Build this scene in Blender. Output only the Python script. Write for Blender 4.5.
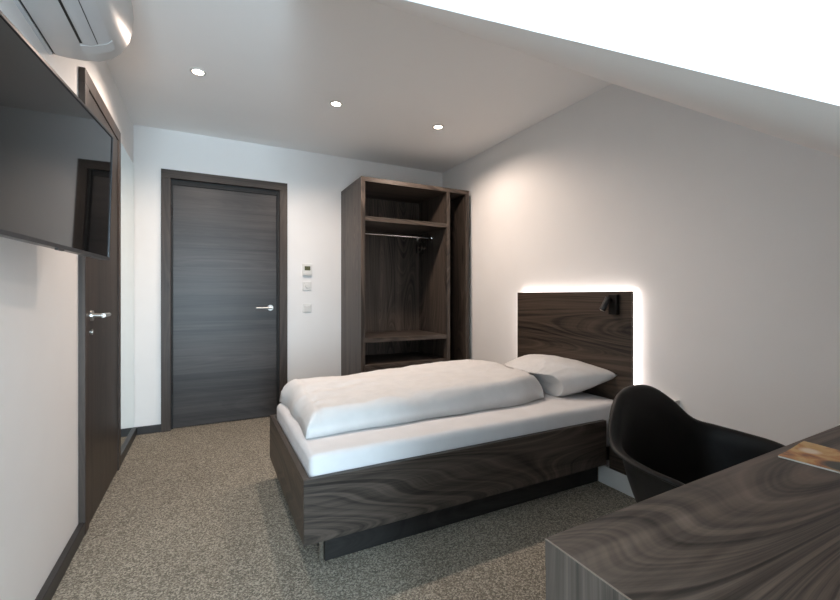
import bpy, bmesh, math, random
from mathutils import Vector, Matrix, noise

S = bpy.context.scene
C = S.collection
for o in list(bpy.data.objects):
    bpy.data.objects.remove(o)

# ------------------------------------------------------------------ camera, world, light, exposure
FPX = 413.0
cd = bpy.data.cameras.new('camera')
cd.sensor_width = 36.0
cd.lens = 36.0 * FPX / 840.0
cd.shift_y = -4.0 / 840.0
cd.clip_start = 0.02
cam = bpy.data.objects.new('camera', cd)
C.objects.link(cam)
cam.location = (0, 0, 1.10)
cam.rotation_euler = (math.radians(90), 0, math.radians(-27.1))
S.camera = cam

S.view_settings.view_transform = 'Standard'
S.view_settings.look = 'None'
S.view_settings.exposure = 0.17
S.view_settings.gamma = 1.0
S.view_settings.use_curve_mapping = False

w = bpy.data.worlds.new('sky')
S.world = w
w.use_nodes = True
w.node_tree.nodes['Background'].inputs[0].default_value = (0.75, 0.87, 1.0, 1)
w.node_tree.nodes['Background'].inputs[1].default_value = 2.2

XL, XR, YB, ZC = -0.53, 2.295, 3.94, 2.457
XD, YF, YA = 0.29, -1.60, 1.79         # dormer cheek, dormer window wall, fold of the sloped ceiling
SL = 0.741                              # tangent of the roof slope
YK = -0.46                              # knee wall


def area(name, loc, rot, sx, sy, power, col):
    l = bpy.data.lights.new(name, 'AREA')
    l.shape = 'RECTANGLE'; l.size = sx; l.size_y = sy
    l.energy = power; l.color = col
    o = bpy.data.objects.new(name, l)
    C.objects.link(o); o.location = loc; o.rotation_euler = rot
    return o


# daylight entering through the dormer window (added panel outside the opening, set low for ceiling light)
DAY = area('window_daylight', ((XL + XD) / 2, YF - 0.24, 1.05), (math.radians(92), 0, math.radians(3)), 0.62, 1.80, 108, (0.66, 0.86, 1.0))
SPOT_W = 14.0
SPILL_W = 30.0
SPOT_COL = (1.0, 0.80, 0.67)
LED_STR = 5.5


# ------------------------------------------------------------------ materials
def nodes_of(name, rough=0.5, metal=0.0, col=(0.5, 0.5, 0.5), spec=0.5):
    m = bpy.data.materials.new(name); m.use_nodes = True
    nt = m.node_tree
    b = nt.nodes['Principled BSDF']
    b.inputs['Base Color'].default_value = (*col, 1)
    b.inputs['Roughness'].default_value = rough
    b.inputs['Metallic'].default_value = metal
    b.inputs['Specular IOR Level'].default_value = spec
    return m, nt, b


def N(nt, typ, **kw):
    n = nt.nodes.new(typ)
    for k, v in kw.items():
        if k.startswith('i_'):
            key = k[2:].replace('_', ' ')
            n.inputs[key].default_value = v
        else:
            setattr(n, k, v)
    return n


def noise_mat(name, col, col2, scale=40, rough=0.7, bump=0.1, bscale=None, dist=0.01, spec=0.5, detail=4, metal=0.0):
    m, nt, b = nodes_of(name, rough, metal, col, spec)
    tc = N(nt, 'ShaderNodeTexCoord')
    nz = N(nt, 'ShaderNodeTexNoise', i_Scale=scale, i_Detail=detail)
    nt.links.new(tc.outputs['Object'], nz.inputs['Vector'])
    r = N(nt, 'ShaderNodeValToRGB')
    r.color_ramp.elements[0].position = 0.35; r.color_ramp.elements[1].position = 0.65
    r.color_ramp.elements[0].color = (*col, 1); r.color_ramp.elements[1].color = (*col2, 1)
    nt.links.new(nz.outputs['Fac'], r.inputs['Fac'])
    nt.links.new(r.outputs['Color'], b.inputs['Base Color'])
    if bump:
        n2 = N(nt, 'ShaderNodeTexNoise', i_Scale=bscale or scale, i_Detail=3.0)
        nt.links.new(tc.outputs['Object'], n2.inputs['Vector'])
        bp = N(nt, 'ShaderNodeBump', i_Strength=bump, i_Distance=dist)
        nt.links.new(n2.outputs['Fac'], bp.inputs['Height'])
        nt.links.new(bp.outputs['Normal'], b.inputs['Normal'])
    return m


def wood(name, axis, dark, light, rough=0.42, across=9.0, along=0.42, rings=38.0, contrast=0.5, plank=0.0, seed=0.0, spec=0.4):
    """Veneer: contour lines of a stretched noise make the cathedral figure, plus fine pores."""
    m, nt, b = nodes_of(name, rough, 0, light, spec)
    L = nt.links.new
    tc = N(nt, 'ShaderNodeTexCoord')
    mp = N(nt, 'ShaderNodeMapping')
    sc = [across * 0.35] * 3; sc['xyz'.index(axis)] = along
    mp.inputs['Scale'].default_value = sc
    mp.inputs['Location'].default_value = (seed, seed * 1.7, seed * 0.6)
    L(tc.outputs['Object'], mp.inputs['Vector'])
    n1 = N(nt, 'ShaderNodeTexNoise', i_Scale=1.0, i_Detail=1.0, i_Roughness=0.3, i_Distortion=0.05)
    L(mp.outputs[0], n1.inputs['Vector'])
    mu = N(nt, 'ShaderNodeMath', operation='MULTIPLY'); mu.inputs[1].default_value = rings * 1.6
    L(n1.outputs['Fac'], mu.inputs[0])
    s2 = N(nt, 'ShaderNodeTexNoise', noise_dimensions='1D', i_Scale=1.0, i_Detail=3.0, i_Roughness=0.65)
    L(mu.outputs[0], s2.inputs['W'])
    mp2 = N(nt, 'ShaderNodeMapping')
    sc2 = [70.0] * 3; sc2['xyz'.index(axis)] = 2.0
    mp2.inputs['Scale'].default_value = sc2
    L(tc.outputs['Object'], mp2.inputs['Vector'])
    n2 = N(nt, 'ShaderNodeTexNoise', i_Scale=1.0, i_Detail=4.0, i_Roughness=0.6)
    L(mp2.outputs[0], n2.inputs['Vector'])
    mp3 = N(nt, 'ShaderNodeMapping')
    sc3 = [across * 1.6] * 3; sc3['xyz'.index(axis)] = 0.35
    mp3.inputs['Scale'].default_value = sc3
    mp3.inputs['Location'].default_value = (seed * 2, seed, 3)
    L(tc.outputs['Object'], mp3.inputs['Vector'])
    n3 = N(nt, 'ShaderNodeTexNoise', i_Scale=1.0, i_Detail=2.0)
    L(mp3.outputs[0], n3.inputs['Vector'])
    a = N(nt, 'ShaderNodeMath', operation='MULTIPLY'); a.inputs[1].default_value = 1.5 * contrast
    L(s2.outputs[0], a.inputs[0])
    c = N(nt, 'ShaderNodeMath', operation='MULTIPLY_ADD'); c.inputs[1].default_value = 0.5
    L(n2.outputs['Fac'], c.inputs[0]); L(a.outputs[0], c.inputs[2])
    d = N(nt, 'ShaderNodeMath', operation='MULTIPLY_ADD'); d.inputs[1].default_value = 0.6
    L(n3.outputs['Fac'], d.inputs[0]); L(c.outputs[0], d.inputs[2])
    hf = N(nt, 'ShaderNodeMath', operation='MULTIPLY'); hf.inputs[1].default_value = 0.5
    L(d.outputs[0], hf.inputs[0])
    mid = 0.55 + 0.75 * contrast
    r = N(nt, 'ShaderNodeValToRGB')
    r.color_ramp.elements[0].position = 0.5 * (mid - 0.15 - 0.20 * contrast); r.color_ramp.elements[1].position = 0.5 * (mid + 0.19 + 0.22 * contrast)
    r.color_ramp.elements[0].color = (*dark, 1); r.color_ramp.elements[1].color = (*light, 1)
    L(hf.outputs[0], r.inputs['Fac'])
    col = r.outputs['Color']
    if plank:
        sp = N(nt, 'ShaderNodeSeparateXYZ'); L(tc.outputs['Object'], sp.inputs[0])
        mz = N(nt, 'ShaderNodeMath', operation='DIVIDE'); mz.inputs[1].default_value = plank
        L(sp.outputs['Z'], mz.inputs[0])
        fl = N(nt, 'ShaderNodeMath', operation='FLOOR'); L(mz.outputs[0], fl.inputs[0])
        wn = N(nt, 'ShaderNodeTexWhiteNoise', noise_dimensions='1D'); L(fl.outputs[0], wn.inputs['W'])
        ma = N(nt, 'ShaderNodeMath', operation='MULTIPLY_ADD'); ma.inputs[1].default_value = 0.45; ma.inputs[2].default_value = 0.78
        L(wn.outputs['Value'], ma.inputs[0])
        mx = N(nt, 'ShaderNodeVectorMath', operation='SCALE')
        L(col, mx.inputs[0]); L(ma.outputs[0], mx.inputs['Scale'])
        col = mx.outputs[0]
    L(col, b.inputs['Base Color'])
    bp = N(nt, 'ShaderNodeBump', i_Strength=0.15, i_Distance=0.002)
    L(n2.outputs['Fac'], bp.inputs['Height']); L(bp.outputs['Normal'], b.inputs['Normal'])
    return m


def emit(name, col, s):
    m = bpy.data.materials.new(name); m.use_nodes = True
    b = m.node_tree.nodes['Principled BSDF']
    b.inputs['Base Color'].default_value = (0.9, 0.9, 0.9, 1)
    b.inputs['Emission Color'].default_value = (*col, 1)
    b.inputs['Emission Strength'].default_value = s
    return m


def carpet_mat():
    m, nt, b = nodes_of('speckled_carpet', 0.95, 0, (0.3, 0.27, 0.22), 0.1)
    L = nt.links.new
    tc = N(nt, 'ShaderNodeTexCoord')
    n0 = N(nt, 'ShaderNodeTexVoronoi', i_Scale=200.0)
    L(tc.outputs['Object'], n0.inputs['Vector'])
    n1 = N(nt, 'ShaderNodeSeparateColor')
    L(n0.outputs['Color'], n1.inputs[0])
    r = N(nt, 'ShaderNodeValToRGB')
    e = r.color_ramp.elements
    e[0].position = 0.0; e[0].color = (0.125, 0.114, 0.094, 1)
    e[1].position = 1.0; e[1].color = (0.46, 0.42, 0.345, 1)
    k = e.new(0.5); k.color = (0.235, 0.212, 0.172, 1)
    L(n1.outputs[0], r.inputs['Fac'])
    n2 = N(nt, 'ShaderNodeTexNoise', i_Scale=3.0, i_Detail=4.0)
    L(tc.outputs['Object'], n2.inputs['Vector'])
    mr = N(nt, 'ShaderNodeMapRange'); mr.inputs['To Min'].default_value = 0.86; mr.inputs['To Max'].default_value = 1.12
    L(n2.outputs['Fac'], mr.inputs['Value'])
    vm = N(nt, 'ShaderNodeVectorMath', operation='SCALE')
    L(r.outputs['Color'], vm.inputs[0]); L(mr.outputs[0], vm.inputs['Scale'])
    L(vm.outputs[0], b.inputs['Base Color'])
    bp = N(nt, 'ShaderNodeBump', i_Strength=0.6, i_Distance=0.004)
    L(n1.outputs[0], bp.inputs['Height']); L(bp.outputs['Normal'], b.inputs['Normal'])
    return m


def cover_mat():
    """printed brochure cover: amber photograph with a pale centre and a dark corner"""
    m, nt, b = nodes_of('brochure_print', 0.35, 0, (0.6, 0.35, 0.12))
    L = nt.links.new
    tc = N(nt, 'ShaderNodeTexCoord')
    n1 = N(nt, 'ShaderNodeTexNoise', i_Scale=22.0, i_Detail=4.0, i_Distortion=0.8)
    L(tc.outputs['Object'], n1.inputs['Vector'])
    r = N(nt, 'ShaderNodeValToRGB'); e = r.color_ramp.elements
    e[0].position = 0.36; e[0].color = (0.22, 0.07, 0.02, 1)
    e[1].position = 0.64; e[1].color = (0.62, 0.40, 0.15, 1)
    k = e.new(0.5); k.color = (0.50, 0.21, 0.05, 1)
    L(n1.outputs['Fac'], r.inputs['Fac'])

    def blob(cx, cy, rad, soft):
        mp = N(nt, 'ShaderNodeMapping'); mp.inputs['Location'].default_value = (-cx, -cy, 0)
        L(tc.outputs['Object'], mp.inputs['Vector'])
        sc = N(nt, 'ShaderNodeVectorMath', operation='MULTIPLY'); sc.inputs[1].default_value = (1, 1, 0)
        L(mp.outputs[0], sc.inputs[0])
        ln = N(nt, 'ShaderNodeVectorMath', operation='LENGTH'); L(sc.outputs[0], ln.inputs[0])
        mr = N(nt, 'ShaderNodeMapRange'); mr.inputs['From Min'].default_value = rad; mr.inputs['From Max'].default_value = rad + soft
        mr.inputs['To Min'].default_value = 1; mr.inputs['To Max'].default_value = 0
        L(ln.outputs['Value'], mr.inputs['Value'])
        return mr.outputs[0]
    m1 = N(nt, 'ShaderNodeMix', data_type='RGBA'); m1.inputs['B'].default_value = (0.80, 0.68, 0.55, 1)
    L(blob(0.088, -0.028, 0.010, 0.012), m1.inputs['Factor']); L(r.outputs['Color'], m1.inputs['A'])
    m2 = N(nt, 'ShaderNodeMix', data_type='RGBA'); m2.inputs['B'].default_value = (0.02, 0.022, 0.015, 1)
    L(blob(0.035, -0.095, 0.026, 0.012), m2.inputs['Factor']); L(m1.outputs['Result'], m2.inputs['A'])
    L(m2.outputs['Result'], b.inputs['Base Color'])
    return m


M = {}
M['wall'] = noise_mat('painted_plaster', (0.855, 0.853, 0.85), (0.865, 0.863, 0.86), 6, 0.85, 0.04, 180, 0.002, 0.2)
M['ceil'] = noise_mat('ceiling_paint', (0.935, 0.932, 0.93), (0.94, 0.938, 0.935), 5, 0.9, 0.03, 160, 0.002, 0.2)
M['carpet'] = carpet_mat()
WD, WLt = (0.008, 0.0066, 0.0056), (0.115, 0.090, 0.074)
M['walnut_z'] = wood('walnut_veneer_upright', 'z', WD, WLt, seed=1.3)
M['walnut_x'] = wood('walnut_veneer_along', 'x', WD, WLt, seed=4.1)
M['walnut_y'] = wood('walnut_veneer_across', 'y', WD, (0.110, 0.080, 0.060), seed=7.7)
M['desk_x'] = wood('desk_veneer', 'x', (0.010, 0.0075, 0.006), (0.180, 0.136, 0.108), seed=2.2, contrast=0.7, rings=58, along=0.45, rough=0.45)
M['plinth'] = wood('near_black_plinth', 'x', (0.006, 0.006, 0.006), (0.030, 0.028, 0.027), seed=6.0)  # bed plinth tone, far darker than the walnut rails
M['edge'] = noise_mat('edge_banding', (0.16, 0.12, 0.095), (0.20, 0.155, 0.125), 30, 0.45, 0)
M['doorleaf'] = wood('dark_oak_door', 'x', (0.022, 0.020, 0.020), (0.068, 0.060, 0.058), plank=0.222, seed=5.0, rough=0.38, contrast=0.15)
M['doorleaf_y'] = wood('dark_oak_side_door', 'z', (0.014, 0.011, 0.009), (0.07, 0.052, 0.04), seed=3.0, rough=0.42, contrast=0.3)
M['doorframe'] = wood('dark_oak_frame', 'z', (0.024, 0.018, 0.015), (0.085, 0.062, 0.050), seed=9.0, rough=0.45, contrast=0.3)
M['doorframe_h'] = wood('dark_oak_frame_head', 'x', (0.024, 0.018, 0.015), (0.085, 0.062, 0.050), seed=9.0, rough=0.45, contrast=0.3)
M['skirt'] = noise_mat('dark_skirting', (0.022, 0.021, 0.022), (0.032, 0.03, 0.03), 20, 0.4, 0.02)
M['white_panel'] = noise_mat('white_laminate', (0.72, 0.73, 0.72), (0.75, 0.76, 0.75), 10, 0.4, 0)
M['steel'] = noise_mat('brushed_steel', (0.62, 0.60, 0.57), (0.70, 0.68, 0.65), 80, 0.28, 0.02, 200, 0.001, 0.5, metal=1.0)
M['chrome'] = noise_mat('polished_chrome', (0.75, 0.75, 0.75), (0.78, 0.78, 0.78), 20, 0.12, 0, metal=1.0)
M['linen'] = noise_mat('white_bed_linen', (0.68, 0.68, 0.68), (0.72, 0.72, 0.72), 12, 0.85, 0.25, 30, 0.006, 0.15)
M['sheet'] = noise_mat('white_fitted_sheet', (0.70, 0.70, 0.71), (0.74, 0.74, 0.75), 9, 0.85, 0.2, 14, 0.006, 0.15)
M['ac'] = noise_mat('white_plastic', (0.55, 0.55, 0.55), (0.57, 0.57, 0.57), 8, 0.35, 0)
M['acflap'] = noise_mat('white_louvre_plastic', (0.56, 0.56, 0.57), (0.58, 0.58, 0.59), 8, 0.35, 0)
M['black'] = noise_mat('black_slot', (0.006, 0.006, 0.006), (0.009, 0.009, 0.009), 30, 0.6, 0)
M['screen'] = noise_mat('television_glass', (0.006, 0.006, 0.006), (0.008, 0.008, 0.008), 4, 0.03, 0, spec=0.45)
M['bezel'] = noise_mat('television_bezel', (0.03, 0.03, 0.032), (0.04, 0.04, 0.042), 40, 0.3, 0, metal=0.4)
M['shell'] = noise_mat('matt_black_shell', (0.007, 0.0065, 0.006), (0.009, 0.008, 0.0075), 60, 0.48, 0.05, 300, 0.001, 0.28)
M['chairleg'] = noise_mat('black_stained_leg', (0.010, 0.009, 0.008), (0.016, 0.014, 0.012), 40, 0.5, 0)
M['mirror'] = noise_mat('silvered_mirror', (0.80, 0.86, 0.84), (0.80, 0.86, 0.84), 3, 0.02, 0, metal=1.0)
M['mirror_edge'] = noise_mat('mirror_edge', (0.35, 0.48, 0.45), (0.35, 0.50, 0.46), 6, 0.2, 0)
M['switch'] = noise_mat('switch_plastic', (0.74, 0.74, 0.72), (0.76, 0.76, 0.74), 10, 0.35, 0)
M['switch_d'] = noise_mat('switch_rocker_plastic', (0.60, 0.60, 0.58), (0.62, 0.62, 0.60), 10, 0.35, 0)
M['lcd'] = noise_mat('lcd_window', (0.10, 0.105, 0.05), (0.13, 0.135, 0.07), 90, 0.25, 0)
M['trimring'] = noise_mat('downlight_ring', (0.65, 0.63, 0.6), (0.7, 0.68, 0.65), 10, 0.3, 0)
M['lamp_on'] = emit('glowing_downlight_lens', (1.0, 0.86, 0.70), 22)
M['led'] = emit('led_diffuser', (1.0, 0.86, 0.80), LED_STR)
M['cover'] = cover_mat()
M['paper'] = noise_mat('magazine_pages', (0.70, 0.68, 0.62), (0.78, 0.76, 0.70), 60, 0.6, 0)
M['glass'] = noise_mat('window_pane', (1, 1, 1), (1, 1, 1), 3, 0.0, 0)
_b = M['glass'].node_tree.nodes['Principled BSDF']
_b.inputs['Transmission Weight'].default_value = 1.0; _b.inputs['IOR'].default_value = 1.45


# ------------------------------------------------------------------ mesh helpers
def bx(bm, x0, x1, y0, y1, z0, z1, bev=0.0, seg=2):
    r = bmesh.ops.create_cube(bm, size=1.0)
    vs = r['verts']
    bmesh.ops.scale(bm, vec=(x1 - x0, y1 - y0, z1 - z0), verts=vs)
    bmesh.ops.translate(bm, vec=((x0 + x1) / 2, (y0 + y1) / 2, (z0 + z1) / 2), verts=vs)
    if bev > 0:
        es = list({e for v in vs for e in v.link_edges})
        r2 = bmesh.ops.bevel(bm, geom=es, offset=bev, segments=seg, affect='EDGES', profile=0.5)
        vs = list({v for f in r2['faces'] for v in f.verts} | {v for v in vs if v.is_valid})
    return vs


def tube(bm, p0, p1, r0, r1=None, n=20, cap=True):
    p0, p1 = Vector(p0), Vector(p1)
    r1 = r0 if r1 is None else r1
    d = (p1 - p0); L = d.length; q = d.to_track_quat('Z', 'Y')
    mat = Matrix.Translation((p0 + p1) / 2) @ q.to_matrix().to_4x4()
    return bmesh.ops.create_cone(bm, cap_ends=cap, segments=n, radius1=r0, radius2=r1, depth=L, matrix=mat)['verts']


def path_tube(bm, pts, r, n=12):
    pts = [Vector(p) for p in pts]
    rings = []
    up = Vector((0, 0, 1))
    for i, p in enumerate(pts):
        t = (pts[min(i + 1, len(pts) - 1)] - pts[max(i - 1, 0)]).normalized()
        a = t.cross(up)
        if a.length < 1e-3: a = t.cross(Vector((1, 0, 0)))
        a.normalize(); b = t.cross(a).normalized()
        rr = r[i] if isinstance(r, (list, tuple)) else r
        rings.append([bm.verts.new(p + a * math.cos(2 * math.pi * k / n) * rr + b * math.sin(2 * math.pi * k / n) * rr) for k in range(n)])
    for i in range(len(rings) - 1):
        for k in range(n):
            bm.faces.new((rings[i][k], rings[i][(k + 1) % n], rings[i + 1][(k + 1) % n], rings[i + 1][k]))
    bm.faces.new(rings[0][::-1]); bm.faces.new(rings[-1])


def obj(name, bm, mat, parent=None, smooth=False, sub=0, world=True):
    """links bm (given in world coordinates when world=True) as one mesh"""
    if parent is not None and world:
        p = parent; mw = Matrix.Identity(4)
        chain = []
        while p: chain.append(p); p = p.parent
        for q in reversed(chain): mw = mw @ Matrix.LocRotScale(q.location, q.rotation_euler, None)
        bmesh.ops.transform(bm, matrix=mw.inverted(), verts=bm.verts)
    bmesh.ops.recalc_face_normals(bm, faces=bm.faces)
    me = bpy.data.meshes.new(name)
    bm.to_mesh(me); bm.free()
    me.materials.append(mat)
    if smooth:
        for f in me.polygons: f.use_smooth = True
        if smooth != 'all':
            try: me.set_sharp_from_angle(angle=math.radians(35))
            except Exception: pass
    o = bpy.data.objects.new(name, me); C.objects.link(o)
    if parent: o.parent = parent
    if sub:
        s = o.modifiers.new('subdivision', 'SUBSURF'); s.levels = sub; s.render_levels = sub
    return o


def box(name, mat, parent, *b, bev=0.0, smooth=False):
    bm = bmesh.new(); bx(bm, *b, bev=bev); return obj(name, bm, mat, parent, smooth)


def tag(o, label, cat, group=None, kind=None):
    o['label'] = label; o['category'] = cat
    if group: o['group'] = group
    if kind: o['kind'] = kind
    return o


def thing(name, label, cat, loc, rz=0.0, group=None, kind=None):
    o = bpy.data.objects.new(name, None); C.objects.link(o)
    o.location = loc; o.rotation_euler = (0, 0, rz); o.empty_display_size = 0.1
    return tag(o, label, cat, group, kind)


def struct(name, bm, mat, label, cat, parent=None):
    o = obj(name, bm, mat, parent)
    o['kind'] = 'structure'
    if label: o['label'] = label; o['category'] = cat
    return o


# ------------------------------------------------------------------ room shell
T = 0.12
bm = bmesh.new(); bx(bm, XL - T, XR + T, YF - T, YB + T, -0.1, 0)
struct('floor', bm, M['carpet'], 'speckled beige grey carpet covering the whole room', 'floor')

# doorway sizes
DX0, DX1, DZ = -0.343, 0.642, 2.13            # outer frame of the back door
LY0, LY1, LZ = 2.39, 3.25, 2.150            # outer frame of the side door
fw = 0.068

bm = bmesh.new()
bx(bm, XL - T, DX0 + 0.03, YB, YB + T, 0, ZC + T)
bx(bm, DX1 - 0.03, XR + T, YB, YB + T, 0, ZC + T)
bx(bm, DX0 + 0.03, DX1 - 0.03, YB, YB + T, DZ - 0.03, ZC + T)
struct('wall_back', bm, M['wall'], 'white far wall with the dark entrance door in it', 'wall')
bm = bmesh.new()
bx(bm, XL - T, XL, YF - T, LY0 + 0.03, 0, ZC + T)
bx(bm, XL - T, XL, LY1 - 0.03, YB, 0, ZC + T)
bx(bm, XL - T, XL, LY0 + 0.03, LY1 - 0.03, LZ - 0.03, ZC + T)
struct('wall_left', bm, M['wall'], 'white left wall carrying the television and side door', 'wall')
bm = bmesh.new(); bx(bm, XR, XR + T, YF - T, YB, 0, ZC + T)
struct('wall_right', bm, M['wall'], 'white right wall behind the glowing headboard', 'wall')
bm = bmesh.new()
bx(bm, XL, XR, YA, YB, ZC, ZC + T)
bx(bm, XL, XD, YF, YA, ZC, ZC + T)
struct('ceiling', bm, M['ceil'], 'flat white ceiling with three recessed downlights', 'ceiling')


def zs(y): return ZC + SL * (y - YA)


# sloped roof body to the right of the dormer: its underside is the sloped ceiling, its left side the dormer cheek
bm = bmesh.new()
prof = [(YA, ZC), (YK, zs(YK)), (YK, ZC + T), (YA, ZC + T)]
a = [bm.verts.new((XD, y, z)) for y, z in prof]
b_ = [bm.verts.new((XR, y, z)) for y, z in prof]
bm.faces.new(a); bm.faces.new(b_[::-1])
for i in range(4):
    j = (i + 1) % 4
    bm.faces.new((a[i], b_[i], b_[j], a[j]))
struct('ceiling_sloped', bm, M['ceil'], 'sloping white attic ceiling with bright dormer cheek above the desk', 'ceiling')
bm = bmesh.new(); bx(bm, XD, XR, YK - T, YK, 0, zs(YK) + 0.02)
struct('wall_knee', bm, M['wall'], 'low white knee wall behind the desk', 'wall')
bm = bmesh.new(); bx(bm, XD, XD + T, YF, YK - T, 0, ZC)
struct('wall_dormer', bm, M['wall'], 'white side wall of the window dormer', 'wall')
# window wall out of view, set back, opening carried low to light the ceiling
wx0, wx1, wz0, wz1 = XL + 0.05, XD - 0.05, 0.10, 2.10
bm = bmesh.new()
bx(bm, XL, wx0, YF - T, YF, 0, ZC + T)
bx(bm, wx1, XD + T, YF - T, YF, 0, ZC + T)
bx(bm, wx0, wx1, YF - T, YF, 0, wz0)
bx(bm, wx0, wx1, YF - T, YF, wz1, ZC + T)
struct('wall_front', bm, M['wall'], 'white wall around the dormer window', 'wall')
win = thing('window_1', 'unseen white framed dormer window, opening shaped low for ceiling light', 'window', ((wx0 + wx1) / 2, YF - 0.06, wz0), kind='structure')
bm = bmesh.new()
f_ = 0.05
bx(bm, wx0, wx0 + f_, YF - 0.09, YF - 0.03, wz0, wz1)
bx(bm, wx1 - f_, wx1, YF - 0.09, YF - 0.03, wz0, wz1)
bx(bm, wx0 + f_, wx1 - f_, YF - 0.09, YF - 0.03, wz0, wz0 + f_)
bx(bm, wx0 + f_, wx1 - f_, YF - 0.09, YF - 0.03, wz1 - f_, wz1)
obj('window_frame', bm, M['white_panel'], win)
box('window_sill', M['white_panel'], win, wx0 - 0.02, wx1 + 0.02, YF - 0.02, YF + 0.1, wz0 - 0.03, wz0 - 0.002, bev=0.004)

# skirting
bm = bmesh.new(); bx(bm, XL, XL + 0.024, YF, LY0, 0, 0.062, bev=0.003); bx(bm, XL, XL + 0.024, LY1, YB, 0, 0.062, bev=0.003)
struct('baseboard_left', bm, M['skirt'], 'dark skirting along the left wall', 'baseboard')
bm = bmesh.new(); bx(bm, XL + 0.024, DX0, YB - 0.016, YB, 0, 0.062, bev=0.003); bx(bm, DX1, 1.15, YB - 0.016, YB, 0, 0.062, bev=0.003)
struct('baseboard_back', bm, M['skirt'], 'dark skirting along the far wall', 'baseboard')
bm = bmesh.new(); bx(bm, XR - 0.016, XR, 2.64, 3.34, 0, 0.062, bev=0.003)
struct('baseboard_right', bm, M['skirt'], 'dark skirting along the right wall', 'baseboard')


def lever(parent, pos, axis, out, length):
    """door handle: round rose, neck and bar. axis = direction of bar, out = direction away from the leaf"""
    pos, axis, out = Vector(pos), Vector(axis), Vector(out)
    bm = bmesh.new()
    tube(bm, pos, pos + out * 0.009, 0.026, 0.025, 28)
    tube(bm, pos + out * 0.008, pos + out * 0.05, 0.010, 0.010, 16)
    p = pos + out * 0.05
    pts = [p - axis * 0.008, p + axis * 0.03, p + axis * length * 0.7, p + axis * length]
    path_tube(bm, pts, [0.010, 0.010, 0.009, 0.009], 14)
    h = obj('door_handle', bm, M['steel'], parent, smooth=True)
    return h


# ---- back (entrance) door
d1 = thing('door_1', 'dark entrance door with horizontal grain in the far wall', 'door', ((DX0 + DX1) / 2, YB, 0), kind='structure')
yf, yb_ = YB - 0.022, YB + 0.08
bm = bmesh.new()
bx(bm, DX0, DX0 + fw, yf, yb_, 0, DZ - fw, bev=0.002); bx(bm, DX1 - fw, DX1, yf, yb_, 0, DZ - fw, bev=0.002)
obj('door_jamb', bm, M['doorframe'], d1)
bm = bmesh.new(); bx(bm, DX0, DX1, yf, yb_, DZ - fw, DZ, bev=0.002)
obj('door_head', bm, M['doorframe_h'], d1)
bm = bmesh.new(); bx(bm, DX0 + fw + 0.012, DX1 - fw - 0.018, YB + 0.030, YB + 0.070, 0.006, DZ - fw - 0.042, bev=0.002)
leaf = obj('door_leaf', bm, M['doorleaf'], d1)
bm = bmesh.new()
bx(bm, DX0 + fw, DX0 + fw + 0.0115, YB + 0.028, YB + 0.075, 0, DZ - fw); bx(bm, DX1 - fw - 0.0175, DX1 - fw, YB + 0.0, YB + 0.075, 0, DZ - fw)
bx(bm, DX0 + fw, DX1 - fw, YB + 0.02, YB + 0.075, DZ - fw - 0.0415, DZ - fw)
obj('rebate_shade', bm, M['black'], d1)  # black strips stand in for the deep shadow around the recessed leaf
for hz in (0.35, 1.80):
    bm = bmesh.new(); tube(bm, (DX0 + fw + 0.006, YB - 0.002, hz - 0.045), (DX0 + fw + 0.006, YB - 0.002, hz + 0.045), 0.007)
    obj('hinge', bm, M['bezel'], d1, smooth=True)
lever(d1, (0.500, YB + 0.030, 0.993), (-1, 0, 0), (0, -1, 0), 0.125)
box('lock_plate', M['bezel'], d1, DX1 - fw - 0.018, DX1 - fw - 0.012, YB + 0.026, YB + 0.031, 0.93, 1.10)
box('threshold_backing', M['black'], d1, DX0 + fw, DX1 - fw, YB + 0.082, YB + 0.115, 0, DZ - fw)

# ---- side door in the left wall
d2 = thing('door_2', 'dark side door in the left wall partly hidden by the television', 'door', (XL, (LY0 + LY1) / 2, 0), kind='structure')
xf, xb_ = XL + 0.026, XL - 0.05
bm = bmesh.new()
bx(bm, xb_, xf, LY0, LY0 + fw, 0, LZ - fw, bev=0.002); bx(bm, xb_, xf, LY1 - fw, LY1, 0, LZ - fw, bev=0.002)
obj('door_jamb', bm, M['doorframe'], d2)
bm = bmesh.new(); bx(bm, xb_, xf, LY0, LY1, LZ - fw, LZ, bev=0.002)
obj('door_head', bm, M['doorframe'], d2)
box('door_leaf', M['doorleaf_y'], d2, XL - 0.030, XL + 0.021, LY0 + fw + 0.004, LY1 - fw - 0.004, 0.006, LZ - fw - 0.004, bev=0.002)
lever(d2, (XL + 0.021, LY0 + fw + 0.055, 1.005), (0, 1, 0), (1, 0, 0), 0.125)
bm = bmesh.new(); tube(bm, (XL + 0.021, LY0 + fw + 0.055, 0.925), (XL + 0.028, LY0 + fw + 0.055, 0.925), 0.014, n=24)
tube(bm, (XL + 0.028, LY0 + fw + 0.055, 0.925), (XL + 0.030, LY0 + fw + 0.055, 0.925), 0.006, n=12)
obj('keyhole_rose', bm, M['steel'], d2, smooth=True)

# ---- mirror
mr = thing('wall_mirror', 'tall frameless mirror on the left wall between side door and far corner', 'mirror', (XL, 3.62, 0.07))
box('mirror_glass', M['mirror'], mr, XL + 0.003, XL + 0.008, LY1 + 0.012, YB - 0.012, 0.066, 2.13)
box('backing', M['mirror_edge'], mr, XL, XL + 0.0028, LY1 + 0.012, YB - 0.012, 0.066, 2.13)

# ------------------------------------------------------------------ downlights
def dl_label(i):
    return ['recessed ceiling downlight, leftmost of three, in front of the entrance door',
            'recessed ceiling downlight, middle of the row of three',
            'recessed ceiling downlight, rightmost of three, above the open wardrobe'][i]


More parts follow.
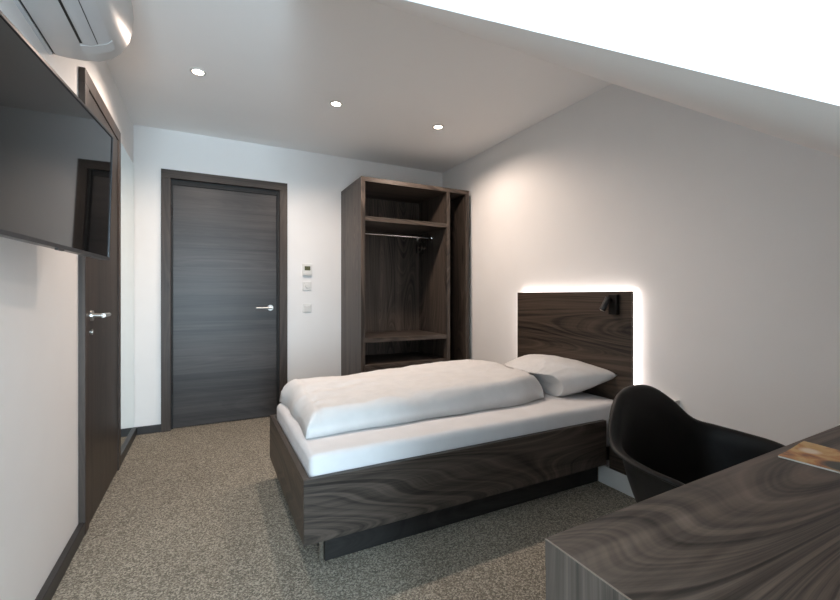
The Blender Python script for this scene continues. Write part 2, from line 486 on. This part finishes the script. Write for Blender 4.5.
for i, (x, y) in enumerate([(-0.057, 2.835), (0.80, 2.862), (1.637, 2.881)]):
    t = thing('ceiling_downlight', dl_label(i), 'downlight', (x, y, ZC), group='recessed ceiling downlights')
    bm = bmesh.new()
    n = 36
    rr = [(0.030, -0.002), (0.032, -0.005), (0.041, -0.006), (0.045, -0.002), (0.045, 0.0)]
    rings = [[bm.verts.new((x + r * math.cos(2 * math.pi * k / n), y + r * math.sin(2 * math.pi * k / n), ZC + z)) for k in range(n)] for r, z in rr]
    for q in range(len(rings) - 1):
        for k in range(n):
            bm.faces.new((rings[q][k], rings[q][(k + 1) % n], rings[q + 1][(k + 1) % n], rings[q + 1][k]))
    obj('trim_ring', bm, M['trimring'], t, smooth=True)
    bm = bmesh.new(); tube(bm, (x, y, ZC - 0.004), (x, y, ZC - 0.001), 0.030, n=32)
    obj('lens', bm, M['lamp_on'], t)
    l = bpy.data.lights.new('downlight_beam', 'SPOT'); l.energy = SPOT_W; l.color = SPOT_COL
    l.spot_size = math.radians(110); l.spot_blend = 1.0; l.shadow_soft_size = 0.03
    lo = bpy.data.objects.new('downlight_beam', l); C.objects.link(lo)
    lo.location = (0, 0, -0.035); lo.parent = t
    l = bpy.data.lights.new('downlight_spill', 'SPOT'); l.energy = SPILL_W; l.color = SPOT_COL
    l.spot_size = math.radians(160); l.spot_blend = 0.55; l.shadow_soft_size = 0.03
    lo = bpy.data.objects.new('downlight_spill', l); C.objects.link(lo)
    lo.location = (0, 0, -0.035); lo.parent = t

# ------------------------------------------------------------------ air conditioner
AY0, AY1 = 1.19, 2.01
ac = thing('air_conditioner', 'white wall mounted air conditioner above the television', 'air conditioner', (XL, (AY0 + AY1) / 2, 2.0))
prof = [(0.020, 2.0), (0.05, 1.998), (0.10, 2.000), (0.145, 2.008), (0.185, 2.028), (0.215, 2.060), (0.235, 2.10), (0.246, 2.15),
        (0.25, 2.20), (0.246, 2.25), (0.236, 2.285), (0.22, 2.298), (0.19, 2.303), (0.020, 2.303)]
bm = bmesh.new()
ys = [AY0, AY0 + 0.005, AY0 + 0.03, AY1 - 0.03, AY1 - 0.012, AY1 - 0.003, AY1]
ins = [0.03, 0.012, 0.0, 0.0, 0.006, 0.016, 0.032]
rings = []
for y, s in zip(ys, ins):
    ring = []
    for (dx, z) in prof:
        k = 1 - s / 0.25 if dx > 0 else 1
        zc_ = 2.15
        ring.append(bm.verts.new((XL + dx * k * 1.06, y, zc_ + (z - zc_) * (1 - s / 0.32))))
    rings.append(ring)
for i in range(len(rings) - 1):
    for k in range(len(prof)):
        k2 = (k + 1) % len(prof)
        bm.faces.new((rings[i][k], rings[i][k2], rings[i + 1][k2], rings[i + 1][k]))
bm.faces.new(rings[0]); bm.faces.new(rings[-1][::-1])
obj('housing', bm, M['ac'], ac, smooth=True)


def strip_on_profile(bm, y0, y1, pts, th=0.004):
    """thin curved strip following given (dx, z) points, offset outwards"""
    outer, inner = [], []
    for i, (dx, z) in enumerate(pts):
        a = Vector(pts[max(i - 1, 0)]); b = Vector(pts[min(i + 1, len(pts) - 1)])
        t = (b - a).normalized(); nrm = Vector((t.y, -t.x))
        p = Vector((dx, z)) + nrm * th
        outer.append(p); inner.append(Vector((dx, z)) - nrm * 0.004)
    loop = outer + inner[::-1]
    A = [bm.verts.new((XL + p.x * 1.06, y0, p.y)) for p in loop]
    B = [bm.verts.new((XL + p.x * 1.06, y1, p.y)) for p in loop]
    bm.faces.new(A); bm.faces.new(B[::-1])
    for i in range(len(loop)):
        j = (i + 1) % len(loop)
        bm.faces.new((A[i], B[i], B[j], A[j]))


bm = bmesh.new(); strip_on_profile(bm, AY0 + 0.08, 1.862, [(0.114, 2.002), (0.121, 2.0035)], 0.0012)
obj('air_outlet_slot', bm, M['black'], ac)
bm = bmesh.new(); strip_on_profile(bm, AY0 + 0.08, 1.872, [(0.127, 2.0045), (0.145, 2.008), (0.160, 2.0155)], 0.002)
obj('louvre_flap', bm, M['acflap'], ac, smooth=True)
bm = bmesh.new(); strip_on_profile(bm, AY0 + 0.08, 1.872, [(0.1625, 2.0165), (0.185, 2.028), (0.196, 2.040)], 0.002)
obj('louvre_flap', bm, M['acflap'], ac, smooth=True)
bm = bmesh.new(); strip_on_profile(bm, AY0 + 0.08, 1.870, [(0.1602, 2.0155), (0.1623, 2.0165)], 0.0012)
obj('louvre_gap', bm, M['bezel'], ac)
bm = bmesh.new(); strip_on_profile(bm, 1.876, 1.930, [(0.112, 2.002), (0.145, 2.008), (0.185, 2.028), (0.200, 2.043)], 0.0025)
obj('louvre_end_cap', bm, M['ac'], ac, smooth=True)
box('mounting_plate', M['acflap'], ac, XL, XL + 0.014, AY0 + 0.01, AY1 - 0.01, 2.0, 2.29)
box('gap_shade_strip', M['black'], ac, XL + 0.0142, XL + 0.0205, AY0 + 0.02, AY1 - 0.012, 2.004, 2.29)  # black strip in place of the shade behind the housing

# ------------------------------------------------------------------ television
TL, TH = 0.87, 0.488
tvx, tvy, tvz = -0.342, 1.995, 1.483
ang = math.radians(-5.5)
tv = thing('television', 'large black flat screen television on the left wall reflecting the wardrobe', 'television', (tvx, tvy, tvz), ang)
tilt = Matrix.Rotation(math.radians(-1.6), 4, 'Y')    # local: x = screen normal, -y = towards the near end


def tvpart(name, bm, mat, sm=False):
    bmesh.ops.transform(bm, matrix=tilt.inverted(), verts=bm.verts)
    return obj(name, bm, mat, tv, smooth=sm, world=False)


tilt = Matrix.Rotation(math.radians(1.5), 4, 'Y').inverted()
bm = bmesh.new(); bx(bm, -0.028, -0.002, -TL, 0, -TH / 2, TH / 2, bev=0.004); tvpart('casing', bm, M['bezel'])
bm = bmesh.new(); bx(bm, -0.002, 0.0, -TL + 0.008, -0.008, -TH / 2 + 0.012, TH / 2 - 0.008); tvpart('screen', bm, M['screen'])
bm = bmesh.new()
bx(bm, -0.002, 0.003, -TL, -TL + 0.008, -TH / 2, TH / 2); bx(bm, -0.002, 0.003, -0.008, 0, -TH / 2, TH / 2)
bx(bm, -0.002, 0.003, -TL + 0.008, -0.008, TH / 2 - 0.008, TH / 2); bx(bm, -0.002, 0.003, -TL + 0.008, -0.008, -TH / 2, -TH / 2 + 0.012)
tvpart('bezel', bm, M['bezel'])
bm = bmesh.new(); bx(bm, -0.004, 0.004, -TL / 2 - 0.022, -TL / 2 + 0.022, -TH / 2 - 0.006, -TH / 2 + 0.001, bev=0.001); tvpart('logo_tab', bm, M['bezel'])
box('wall_bracket', M['black'], tv, XL, XL + 0.02, 1.46, 1.66, 1.40, 1.60)
bm = bmesh.new(); tube(bm, (XL + 0.02, 1.56, 1.50), (tvx - 0.06 - 0.03, 1.57, 1.50), 0.02); obj('bracket_arm', bm, M['black'], tv, smooth=True)

# ------------------------------------------------------------------ wall controls on the far wall
t = thing('thermostat', 'white thermostat with a small green display, topmost beside the entrance door', 'thermostat', (0.823, YB, 1.344))
box('casing', M['switch'], t, 0.780, 0.866, YB - 0.022, YB, 1.288, 1.402, bev=0.004)
box('display', M['lcd'], t, 0.797, 0.849, YB - 0.0235, YB - 0.0215, 1.340, 1.378)
box('button_bar', M['switch_d'], t, 0.784, 0.862, YB - 0.0255, YB - 0.0215, 1.296, 1.308)
for z, lb, nm in ((1.194, 'white square switch with round dial, below the thermostat', 'dial'), (0.985, 'white square light switch, lowest of the controls by the door', 'rocker')):
    t = thing('wall_switch', lb, 'switch', (0.823, YB, z), group='wall switches by the door')
    box('cover_plate', M['switch'], t, 0.783, 0.863, YB - 0.010, YB, z - 0.040, z + 0.040, bev=0.003)
    if nm == 'dial':
        bm = bmesh.new(); tube(bm, (0.823, YB - 0.010, z), (0.823, YB - 0.020, z), 0.019, 0.017, 28)
        obj('dial', bm, M['switch'], t, smooth=True)
        box('indicator', M['switch_d'], t, 0.793, 0.800, YB - 0.0115, YB - 0.0095, z + 0.022, z + 0.029)
    else:
        box('rocker', M['switch'], t, 0.796, 0.850, YB - 0.015, YB - 0.009, z - 0.027, z + 0.027, bev=0.002)

# ------------------------------------------------------------------ wardrobe
WX0, WX1, WY0, WY1, WZ = 1.150, 2.244, 3.345, YB - 0.002, 2.118
p = 0.038
wr = thing('open_wardrobe', 'tall open walnut wardrobe with shelves and hanging rail in the corner', 'wardrobe', ((WX0 + WX1) / 2, (WY0 + WY1) / 2, 0))
box('side_panel', M['walnut_z'], wr, WX0, WX0 + p, WY0, WY1, 0, WZ - p, bev=0.0015)
box('side_panel', M['walnut_z'], wr, WX1 - p, WX1, WY0, WY1, 0, WZ - p, bev=0.0015)
box('top_panel', M['walnut_x'], wr, WX0, WX1, WY0, WY1, WZ - p, WZ, bev=0.0015)
DV = 1.993
box('divider', M['walnut_z'], wr, DV, DV + p, WY0, WY1 - 0.02, 0.06, WZ - p, bev=0.0015)
box('back_panel', M['walnut_z'], wr, WX0 + p, DV, WY1 - 0.018, WY1, 0.06, WZ - p)
box('back_panel', M['walnut_z'], wr, DV, WX1 - p, WY1 - 0.018, WY1, 0.06, WZ - p)
for z in (1.745, 0.700, 0.470):
    box('shelf', M['walnut_x'], wr, WX0 + p, DV, WY0 + 0.002, WY1 - 0.02, z, z + p, bev=0.0015)
box('plinth', M['walnut_x'], wr, WX0 + p, WX1 - p, WY0 + 0.03, WY0 + 0.05, 0, 0.06)
for z0, z1 in ((0.065, 0.263), (0.268, 0.466)):
    dr = box('drawer', M['walnut_x'], wr, WX0 + p + 0.003, DV - 0.003, WY0, WY0 + 0.02, z0, z1, bev=0.0015)
box('bottom_panel', M['walnut_x'], wr, DV + p, WX1 - p, WY0 + 0.002, WY1 - 0.02, 0.06, 0.06 + p)
RY, RZ = 3.64, 1.680
bm = bmesh.new(); tube(bm, (WX0 + p, RY, RZ), (DV, RY, RZ), 0.010)
tube(bm, (WX0 + p, RY, RZ), (WX0 + p + 0.008, RY, RZ), 0.022); tube(bm, (DV - 0.008, RY, RZ), (DV, RY, RZ), 0.022)
obj('clothes_rail', bm, M['chrome'], wr, smooth=True)
bm = bmesh.new(); tube(bm, (DV + p, WY0 + 0.12, 1.86), (DV + p + 0.045, WY0 + 0.12, 1.86), 0.007)
tube(bm, (DV + p + 0.04, WY0 + 0.12, 1.86), (DV + p + 0.05, WY0 + 0.12, 1.86), 0.013)
obj('coat_hook', bm, M['chrome'], wr, smooth=True)


# hangers gathered at the right end of the rail
def make_hanger(label):
    t = thing('clothes_hanger', label, 'hanger', (0, 0, 0), group='hangers on the wardrobe rail')
    bm = bmesh.new()
    pts = []
    for k in range(13):
        a = math.radians(-40 + 220 * k / 12)
        pts.append((0, math.cos(a) * 0.016, math.sin(a) * 0.016))
    pts += [(0, -0.004, -0.03), (0, 0, -0.045)]
    path_tube(bm, pts, 0.0022, 8)
    obj('hook', bm, M['chrome'], t, smooth=True, world=False)
    bm = bmesh.new()
    pts = [(0, -0.20, -0.13), (0, -0.15, -0.105), (0, -0.06, -0.065), (0, 0, -0.05), (0, 0.06, -0.065), (0, 0.15, -0.105), (0, 0.20, -0.13)]
    path_tube(bm, pts, [0.008, 0.011, 0.011, 0.012, 0.011, 0.011, 0.008], 10)
    path_tube(bm, [(0, -0.185, -0.125), (0, 0.185, -0.125)], 0.004, 8)
    obj('shoulder_bar', bm, M['chairleg'], t, smooth=True, world=False)
    return t


def dup(root, loc, rz, label):
    r = root.copy(); C.objects.link(r); r.location = loc; r.rotation_euler = (0, 0, rz); r['label'] = label
    for ch in list(root.children):
        c = ch.copy(); C.objects.link(c); c.parent = r
    return r


hg = make_hanger('black clothes hanger, leftmost on the wardrobe rail')
hg.location = (1.835, RY, RZ - 0.003); hg.rotation_euler = (0, 0, math.radians(-24))
dup(hg, (1.87, RY, RZ - 0.003), math.radians(-24), 'black clothes hanger, middle one on the wardrobe rail')
dup(hg, (1.903, RY, RZ - 0.003), math.radians(-24), 'black clothes hanger, rightmost on the wardrobe rail by the divider')

# ------------------------------------------------------------------ bed
BX0, BX1, BY0, BY1, BZ0, BZ1 = 0.328, 2.236, 1.63, 2.63, 0.128, 0.382
bt = 0.026
bed = thing('bed_frame', 'dark walnut low bed frame standing on a recessed plinth', 'bed', ((BX0 + BX1) / 2, (BY0 + BY1) / 2, 0))
box('side_rail', M['walnut_x'], bed, BX0, 2.042, BY0, BY0 + bt, BZ0, BZ1, bev=0.0012)
box('side_rail', M['walnut_x'], bed, BX0, BX1, BY1 - bt, BY1, BZ0, BZ1, bev=0.0012)
box('foot_board', M['walnut_y'], bed, BX0, BX0 + bt, BY0 + bt, BY1 - bt, BZ0, BZ1, bev=0.0012)
box('slat_base', M['black'], bed, BX0 + bt, BX1, BY0 + bt, BY1 - bt, BZ0 + 0.01, 0.20)
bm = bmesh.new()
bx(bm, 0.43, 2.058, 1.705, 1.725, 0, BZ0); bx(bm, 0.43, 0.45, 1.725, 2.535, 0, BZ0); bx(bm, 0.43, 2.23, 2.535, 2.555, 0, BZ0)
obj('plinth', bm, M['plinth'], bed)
for (lx, ly) in ((0.412, 1.694), (0.412, 2.545)):
    box('leg', M['chrome'], bed, lx - 0.008, lx + 0.008, ly - 0.008, ly + 0.008, 0, BZ0, bev=0.002)


# bedside ledge at the head end
nd = thing('bedside_ledge', 'low dark walnut ledge on white plinth between bed and chair', 'ledge', (2.17, 1.44, 0))
box('carcass', M['walnut_y'], nd, 2.060, XR - 0.001, 1.26, BY0 - 0.003, 0.105, 0.372, bev=0.0015)
box('plinth_panel', M['white_panel'], nd, 2.062, 2.082, 1.26, 1.703, 0.0, 0.1045)

# mattress
MX0, MX1, MY0, MY1, MZ0, MZ1 = 0.360, 2.232, 1.660, 2.600, 0.2005, 0.462


def cushion_box(name, mat, x0, x1, y0, y1, z0, z1, r, nx=60, ny=30, sag=0.0, rough_=0.003):
    bm = bmesh.new()
    bx(bm, x0, x1, y0, y1, z0, z1, bev=r, seg=5)
    bmesh.ops.subdivide_edges(bm, edges=[e for e in bm.edges if e.calc_length() > 0.4], cuts=24, use_grid_fill=True)
    for v in bm.verts:
        k = noise.noise(Vector((v.co.x * 4, v.co.y * 4, v.co.z * 6))) * rough_
        v.co.z += k
        if v.co.y < (y0 + y1) / 2: v.co.y += noise.noise(Vector((v.co.x * 5, v.co.z * 9, 3))) * rough_
    return obj(name, bm, mat, None, smooth='all')


mt = cushion_box('mattress', M['sheet'], MX0, MX1, MY0, MY1, MZ0, MZ1, 0.03)
tag(mt, 'thick mattress in a white fitted sheet lying in the bed frame', 'mattress')


# duvet
def smooth01(t): t = max(0, min(1, t)); return t * t * (3 - 2 * t)


def ridged(v):
    return 1 - abs(noise.noise(v)) * 2


def duvet():
    x0, x1, y0, y1 = 0.392, 1.915, 1.875, 2.60
    nx, ny = 150, 80
    bm = bmesh.new()
    top, bot = [], []
    zb = MZ1 + 0.003
    for i in range(nx + 1):
        s = i / nx
        rt, rb = [], []
        for j in range(ny + 1):
            t = j / ny
            X = x0 + (x1 - x0) * s
            # wavy edges of the footprint
            ya = y0 + 0.020 * noise.noise(Vector((X * 3.1, 0, 1))) + 0.05 * smooth01((s - 0.85) / 0.15) - 0.015 * math.exp(-(s / 0.08) ** 2)
            yb = y1 + 0.01 * noise.noise(Vector((X * 3.3, 4, 1)))
            Y = ya + (yb - ya) * t
            X2 = X + 0.028 * noise.noise(Vector((Y * 4, 7, 2))) * (1 if s < 0.5 else 2.0) * abs(2 * s - 1) - (0.07 * math.sin(math.pi * t) - 0.05) * smooth01((s - .7) / .3) * -1
            # plump profile: rounded edges, full middle
            de = min(s * (x1 - x0), (1 - s) * (x1 - x0) * 0.8, t * (yb - ya), (1 - t) * (yb - ya) * 1.6)
            R = 0.085
            k = min(1.0, de / R)
            e = math.sqrt(max(0, 1 - (1 - k) ** 2))
            h = 0.115 + 0.055 * min(1, s / 0.9) + 0.030 * t
            h *= 1 - 0.10 * smooth01((s - 0.84) / 0.16)
            h += 0.010 * noise.noise(Vector((X * 2, Y * 3, 0)))
            wr_ = 0.009 * (ridged(Vector((X * 2.2 + Y * 1.5, Y * 7 - X, 2))) - 0.5) + 0.006 * (ridged(Vector((X * 5 + Y * 4, Y * 9 - X * 3, 5))) - 0.5)
            wr_ += 0.003 * (ridged(Vector((X * 11 + Y * 9, Y * 22 - X * 5, 9))) - 0.5)
            # cover seam and tucked fold near the foot end
            wr_ -= 0.010 * math.exp(-((X - 0.475 - 0.05 * (Y - 2.2)) / 0.010) ** 2) * (1 - 0.5 * t)
            z = zb + (h + wr_) * e * 0.86
            bulge = 0.012 * (1 - abs(2 * 0.5 - 1))
            rt.append(bm.verts.new((X2, Y, max(z, zb + 0.002))))
            rb.append(bm.verts.new((X2 + (0.5 - s) * 0.05 * (1 - k), Y + (0.5 - t) * 0.05 * (1 - k), zb)) if 0 < i < nx and 0 < j < ny else None)
        top.append(rt); bot.append(rb)
    for i in range(nx + 1):
        for j in range(ny + 1):
            if bot[i][j] is None: bot[i][j] = top[i][j]
    for i in range(nx):
        for j in range(ny):
            bm.faces.new((top[i][j], top[i + 1][j], top[i + 1][j + 1], top[i][j + 1]))
            q = [bot[i][j], bot[i][j + 1], bot[i + 1][j + 1], bot[i + 1][j]]
            q2 = []
            for v in q:
                if v not in q2: q2.append(v)
            if len(q2) >= 3:
                try: bm.faces.new(q2)
                except ValueError: pass
    o = obj('duvet', bm, M['linen'], None, smooth='all')
    return tag(o, 'thick white duvet spread lengthwise over the mattress', 'duvet')


duvet()


def pillow():
    W, H, TH_ = 0.82, 0.50, 0.25       # along y, along x, thickness
    n = 56
    bm = bmesh.new()
    th = math.radians(-14)
    grids = []
    for side in (1, -1):
        g = []
        for i in range(n + 1):
            row = []
            for j in range(n + 1):
                u = -1 + 2 * i / n; v = -1 + 2 * j / n
                pin_u = 1 - 0.10 * (1 - v * v); pin_v = 1 - 0.06 * (1 - u * u)
                # corners stretched, edges drawn in
                a = u * W / 2 * (1 - 0.06 * (1 - abs(v)) ** 0.8) * (1 - (0.60 if u < 0 else 0.10) * ((1 - v) / 2) ** 1.2)
                b = v * H / 2 * (1 - 0.08 * (1 - abs(u)) ** 0.8)
                hh = (max(0, 1 - u * u) ** 0.5) * (max(0, 1 - v * v) ** 0.5)
                z = side * TH_ / 2 * hh
                z += 0.006 * noise.noise(Vector((u * 4, v * 4, side))) * hh + 0.004 * (ridged(Vector((u * 7, v * 5, side + 3))) - .5) * (hh ** 0.5)
                row.append((a, b, z))
            g.append(row)
        grids.append(g)
    vt = [[bm.verts.new(grids[0][i][j]) for j in range(n + 1)] for i in range(n + 1)]
    vb = [[vt[i][j] if i in (0, n) or j in (0, n) else bm.verts.new(grids[1][i][j]) for j in range(n + 1)] for i in range(n + 1)]
    for i in range(n):
        for j in range(n):
            bm.faces.new((vt[i][j], vt[i + 1][j], vt[i + 1][j + 1], vt[i][j + 1]))
            bm.faces.new((vb[i][j], vb[i][j + 1], vb[i + 1][j + 1], vb[i + 1][j]))
    # local: a -> y, b -> x ; tilt so that the headboard side is raised
    for v in bm.verts:
        a, b, z = v.co
        sag = -0.025 * (abs(a) / (W / 2)) ** 2 * 0
        x = b * math.cos(-th) - z * math.sin(-th)
        zz = b * math.sin(-th) + z * math.cos(-th)
        v.co = (2.025 + x, 2.115 + a, 0.553 + zz + sag)
    for v in bm.verts:      # rests flat on the mattress, leans on the headboard
        if v.co.z < MZ1 + 0.004: v.co.z = MZ1 + 0.004
        if v.co.x > 2.234: v.co.x = 2.234
        if v.co.z < 0.60: v.co.x = max(v.co.x, 1.950 - max(0, v.co.z - 0.54) * 0.5)
    o = obj('pillow', bm, M['linen'], None, smooth='all')
    return tag(o, 'white pillow leaning against the wooden headboard', 'pillow')


pillow()

# ------------------------------------------------------------------ headboard and its lamp
HX, HY0, HY1, HZ0, HZ1 = 2.238, 1.612, 2.632, 0.36, 1.128
hb = thing('headboard', 'dark walnut wall headboard outlined by a glowing light strip', 'headboard', (HX, (HY0 + HY1) / 2, HZ0))
box('panel', M['walnut_y'], hb, HX, HX + 0.019, HY0, HY1, HZ0 + 0.015, HZ1, bev=0.001)
bm = bmesh.new()
e0, e1 = HX + 0.0192, XR - 0.014
bx(bm, e0, e1, HY0 + 0.001, HY0 + 0.012, HZ0 + 0.03, HZ1 - 0.001)
bx(bm, e0, e1, HY1 - 0.012, HY1 - 0.001, HZ0 + 0.03, HZ1 - 0.001)
bx(bm, e0, e1, HY0 + 0.012, HY1 - 0.012, HZ1 - 0.012, HZ1 - 0.001)
obj('light_strip', bm, M['led'], hb)
box('mounting_frame', M['white_panel'], hb, e0, XR - 0.001, HY0 + 0.03, HY1 - 0.03, HZ0 + 0.03, HZ1 - 0.03)

LY, LZc = 1.722, 1.047
rl = thing('reading_lamp', 'small black swivel reading lamp fixed on the headboard', 'lamp', (HX, LY, LZc))
box('mounting_block', M['shell'], rl, HX - 0.030, HX - 0.001, LY - 0.030, LY + 0.028, LZc - 0.062, LZc + 0.062, bev=0.003)
bm = bmesh.new()
hA, hB = Vector((HX - 0.048, LY + 0.012, LZc + 0.045)), Vector((HX - 0.075, LY + 0.036, LZc - 0.035))
tube(bm, hA, hB, 0.017, 0.019, 28)
obj('lamp_head', bm, M['bezel'], rl, smooth=True)
bm = bmesh.new(); tube(bm, (HX - 0.030, LY + 0.010, LZc + 0.03), (HX - 0.055, LY + 0.013, LZc + 0.03), 0.008)
obj('swivel_joint', bm, M['shell'], rl, smooth=True)
bm = bmesh.new(); dd = (hB - hA).normalized(); tube(bm, hB, hB + dd * 0.003, 0.014, 0.012, 24)
obj('lens', bm, M['steel'], rl, smooth=True)

# sockets
so = thing('wall_socket', 'white double power socket on the right wall behind the black chair', 'socket', (XR, 1.44, 0.50))
box('cover_plate', M['switch'], so, XR - 0.032, XR, 1.365, 1.525, 0.455, 0.530, bev=0.003)
for yy in (1.405, 1.485):
    bm = bmesh.new(); tube(bm, (XR - 0.034, yy, 0.492), (XR - 0.031, yy, 0.492), 0.022, n=28)
    obj('socket_insert', bm, M['switch_d'], so, smooth=True)

# ------------------------------------------------------------------ desk
KX0, KX1, KZ = 0.433, XR - 0.004, 0.750
ky = lambda x: 0.449 + 0.0267 * (x - KX0)
desk = thing('desk', 'dark walnut desk with solid side panel in the foreground', 'desk', (KX0, -0.40, 0))
KB = -0.41


def prism(bm, pts, z0, z1):
    A = [bm.verts.new((x, y, z0)) for x, y in pts]; B = [bm.verts.new((x, y, z1)) for x, y in pts]
    bm.faces.new(A[::-1]); bm.faces.new(B)
    for i in range(len(pts)):
        j = (i + 1) % len(pts)
        bm.faces.new((A[i], A[j], B[j], B[i]))


bm = bmesh.new(); prism(bm, [(KX0 + 0.0008, KB), (KX1, KB), (KX1, ky(KX1)), (KX0 + 0.0008, ky(KX0))], KZ - 0.04, KZ)
obj('tabletop', bm, M['desk_x'], desk)
box('edge_band', M['edge'], desk, KX0 - 0.0002, KX0 + 0.0012, KB, ky(KX0), KZ - 0.0016, KZ + 0.0001)
box('side_panel', M['walnut_z'], desk, KX0, KX0 + 0.04, KB, ky(KX0) - 0.001, 0, KZ - 0.0405)
bm = bmesh.new(); bx(bm, KX0, KX0 + 0.0007, KB, ky(KX0), KZ - 0.0405, KZ - 0.0017)
obj('end_strip', bm, M['walnut_z'], desk)
box('side_panel', M['walnut_z'], desk, KX1 - 0.04, KX1, KB, ky(KX1) - 0.001, 0, KZ - 0.0405)
box('modesty_panel', M['walnut_x'], desk, KX0 + 0.041, KX1 - 0.041, KB, KB + 0.02, 0.30, KZ - 0.0405)

# brochure on the desk
mg = thing('brochure', 'small brochure with amber photo cover lying on the desk', 'brochure', (1.100, 0.444, KZ), math.radians(4))
bm = bmesh.new()


def sheet(bm, z0, z1, w, h, curl, nx=16, ny=10):
    g = []
    for zz in (z0, z1):
        rows = []
        for i in range(nx + 1):
            row = []
            for j in range(ny + 1):
                x = w * i / nx; y = -h * j / ny
                k = curl * math.exp(-((x - w * 0.9) / 0.05) ** 2) * math.exp(-(y / 0.05) ** 2)
                row.append(bm.verts.new((x, y, zz + k)))
            rows.append(row)
        g.append(rows)
    for i in range(nx):
        for j in range(ny):
            bm.faces.new((g[1][i][j], g[1][i + 1][j], g[1][i + 1][j + 1], g[1][i][j + 1]))
            bm.faces.new((g[0][i][j], g[0][i][j + 1], g[0][i + 1][j + 1], g[0][i + 1][j]))
    for i in range(nx):
        bm.faces.new((g[0][i][0], g[0][i + 1][0], g[1][i + 1][0], g[1][i][0]))
        bm.faces.new((g[0][i][ny], g[1][i][ny], g[1][i + 1][ny], g[0][i + 1][ny]))
    for j in range(ny):
        bm.faces.new((g[0][0][j], g[1][0][j], g[1][0][j + 1], g[0][0][j + 1]))
        bm.faces.new((g[0][nx][j], g[0][nx][j + 1], g[1][nx][j + 1], g[1][nx][j]))


sheet(bm, 0.0005, 0.0036, 0.150, 0.212, 0.0)
obj('pages', bm, M['paper'], mg, world=False)
bm = bmesh.new(); sheet(bm, 0.0038, 0.0044, 0.151, 0.213, 0.004)
obj('front_cover', bm, M['cover'], mg, world=False)

# ------------------------------------------------------------------ shell armchair
CX, CY = 1.196, 0.562
ch = thing('shell_chair', 'matt black moulded shell armchair pushed up to the desk', 'chair', (CX, CY, 0), math.radians(4))
rim_half = [(0.0, -0.275, 0.435), (0.12, -0.275, 0.44), (0.20, -0.24, 0.48), (0.235, -0.17, 0.57), (0.255, -0.085, 0.645), (0.265, 0.0, 0.675),
            (0.265, 0.09, 0.683), (0.25, 0.16, 0.69), (0.215, 0.217, 0.705), (0.155, 0.256, 0.765), (0.085, 0.28, 0.807), (0.0, 0.287, 0.82)]
full = rim_half + [(-x, y, z) for x, y, z in reversed(rim_half[1:-1])]


def catmull(P, n):
    out = []; m = len(P)
    for i in range(m):
        p0, p1, p2, p3 = [Vector(P[(i + k) % m]) for k in (-1, 0, 1, 2)]
        for k in range(n):
            t = k / n
            out.append(0.5 * ((2 * p1) + (-p0 + p2) * t + (2 * p0 - 5 * p1 + 4 * p2 - p3) * t * t + (-p0 + 3 * p1 - 3 * p2 + p3) * t ** 3))
    return out


rim = catmull(full, 5)
nr = len(rim)
bm = bmesh.new()
c0 = Vector((0, -0.02, 0.425))
prev = None
cen = bm.verts.new(c0)
NR = 16
FL = 0.90
rows = []
for q in range(1, NR + 1):
    s = q / NR
    row = []
    for v in rim:
        g = 1 - (1 - s) ** 1.75
        h = s ** 2.6
        lift = max(0.0, v.z - 0.43)
        back = smooth01((v.y - 0.05) / 0.22)
        g = g * (1 - 0.10 * back * math.sin(math.pi * s))
        x = c0.x + (v.x - c0.x) * g * FL
        y = c0.y + (v.y - c0.y) * g * FL
        z = c0.z - 0.012 * math.sin(math.pi * min(1, s * 1.2)) + (v.z - 0.006 - c0.z) * h
        row.append(bm.verts.new((x, y, z)))
    rows.append(row)
for (o_, dz) in ((0.925, 0.0015), (0.955, 0.004), (0.985, 0.0025), (1.0, -0.003)):
    rows.append([bm.verts.new((c0.x + (v.x - c0.x) * o_, c0.y + (v.y - c0.y) * o_, v.z + dz)) for v in rim])
for k in range(nr):
    bm.faces.new((cen, rows[0][k], rows[0][(k + 1) % nr]))
for q in range(len(rows) - 1):
    for k in range(nr):
        k2 = (k + 1) % nr
        bm.faces.new((rows[q][k], rows[q + 1][k], rows[q + 1][k2], rows[q][k2]))
seat = obj('seat_shell', bm, M['shell'], ch, smooth='all', world=False)
sd = seat.modifiers.new('thickness', 'SOLIDIFY'); sd.thickness = 0.005; sd.offset = -1
for sx, sy in ((-1, 1), (1, 1), (-1, -1), (1, -1)):
    bm = bmesh.new(); tube(bm, (sx * 0.235, sy * 0.215 - 0.01, 0), (sx * 0.15, sy * 0.13 - 0.02, 0.402), 0.011, 0.017, 18)
    obj('leg', bm, M['chairleg'], ch, smooth=True, world=False)
bm = bmesh.new()
path_tube(bm, [(-0.17, -0.16, 0.30), (0.17, 0.13, 0.30)], 0.005, 10)
path_tube(bm, [(0.17, -0.16, 0.30), (-0.17, 0.13, 0.30)], 0.005, 10)
tube(bm, (0, -0.02, 0.385), (0, -0.02, 0.408), 0.07, 0.08, 24)
obj('underframe', bm, M['chairleg'], ch, smooth=True, world=False)
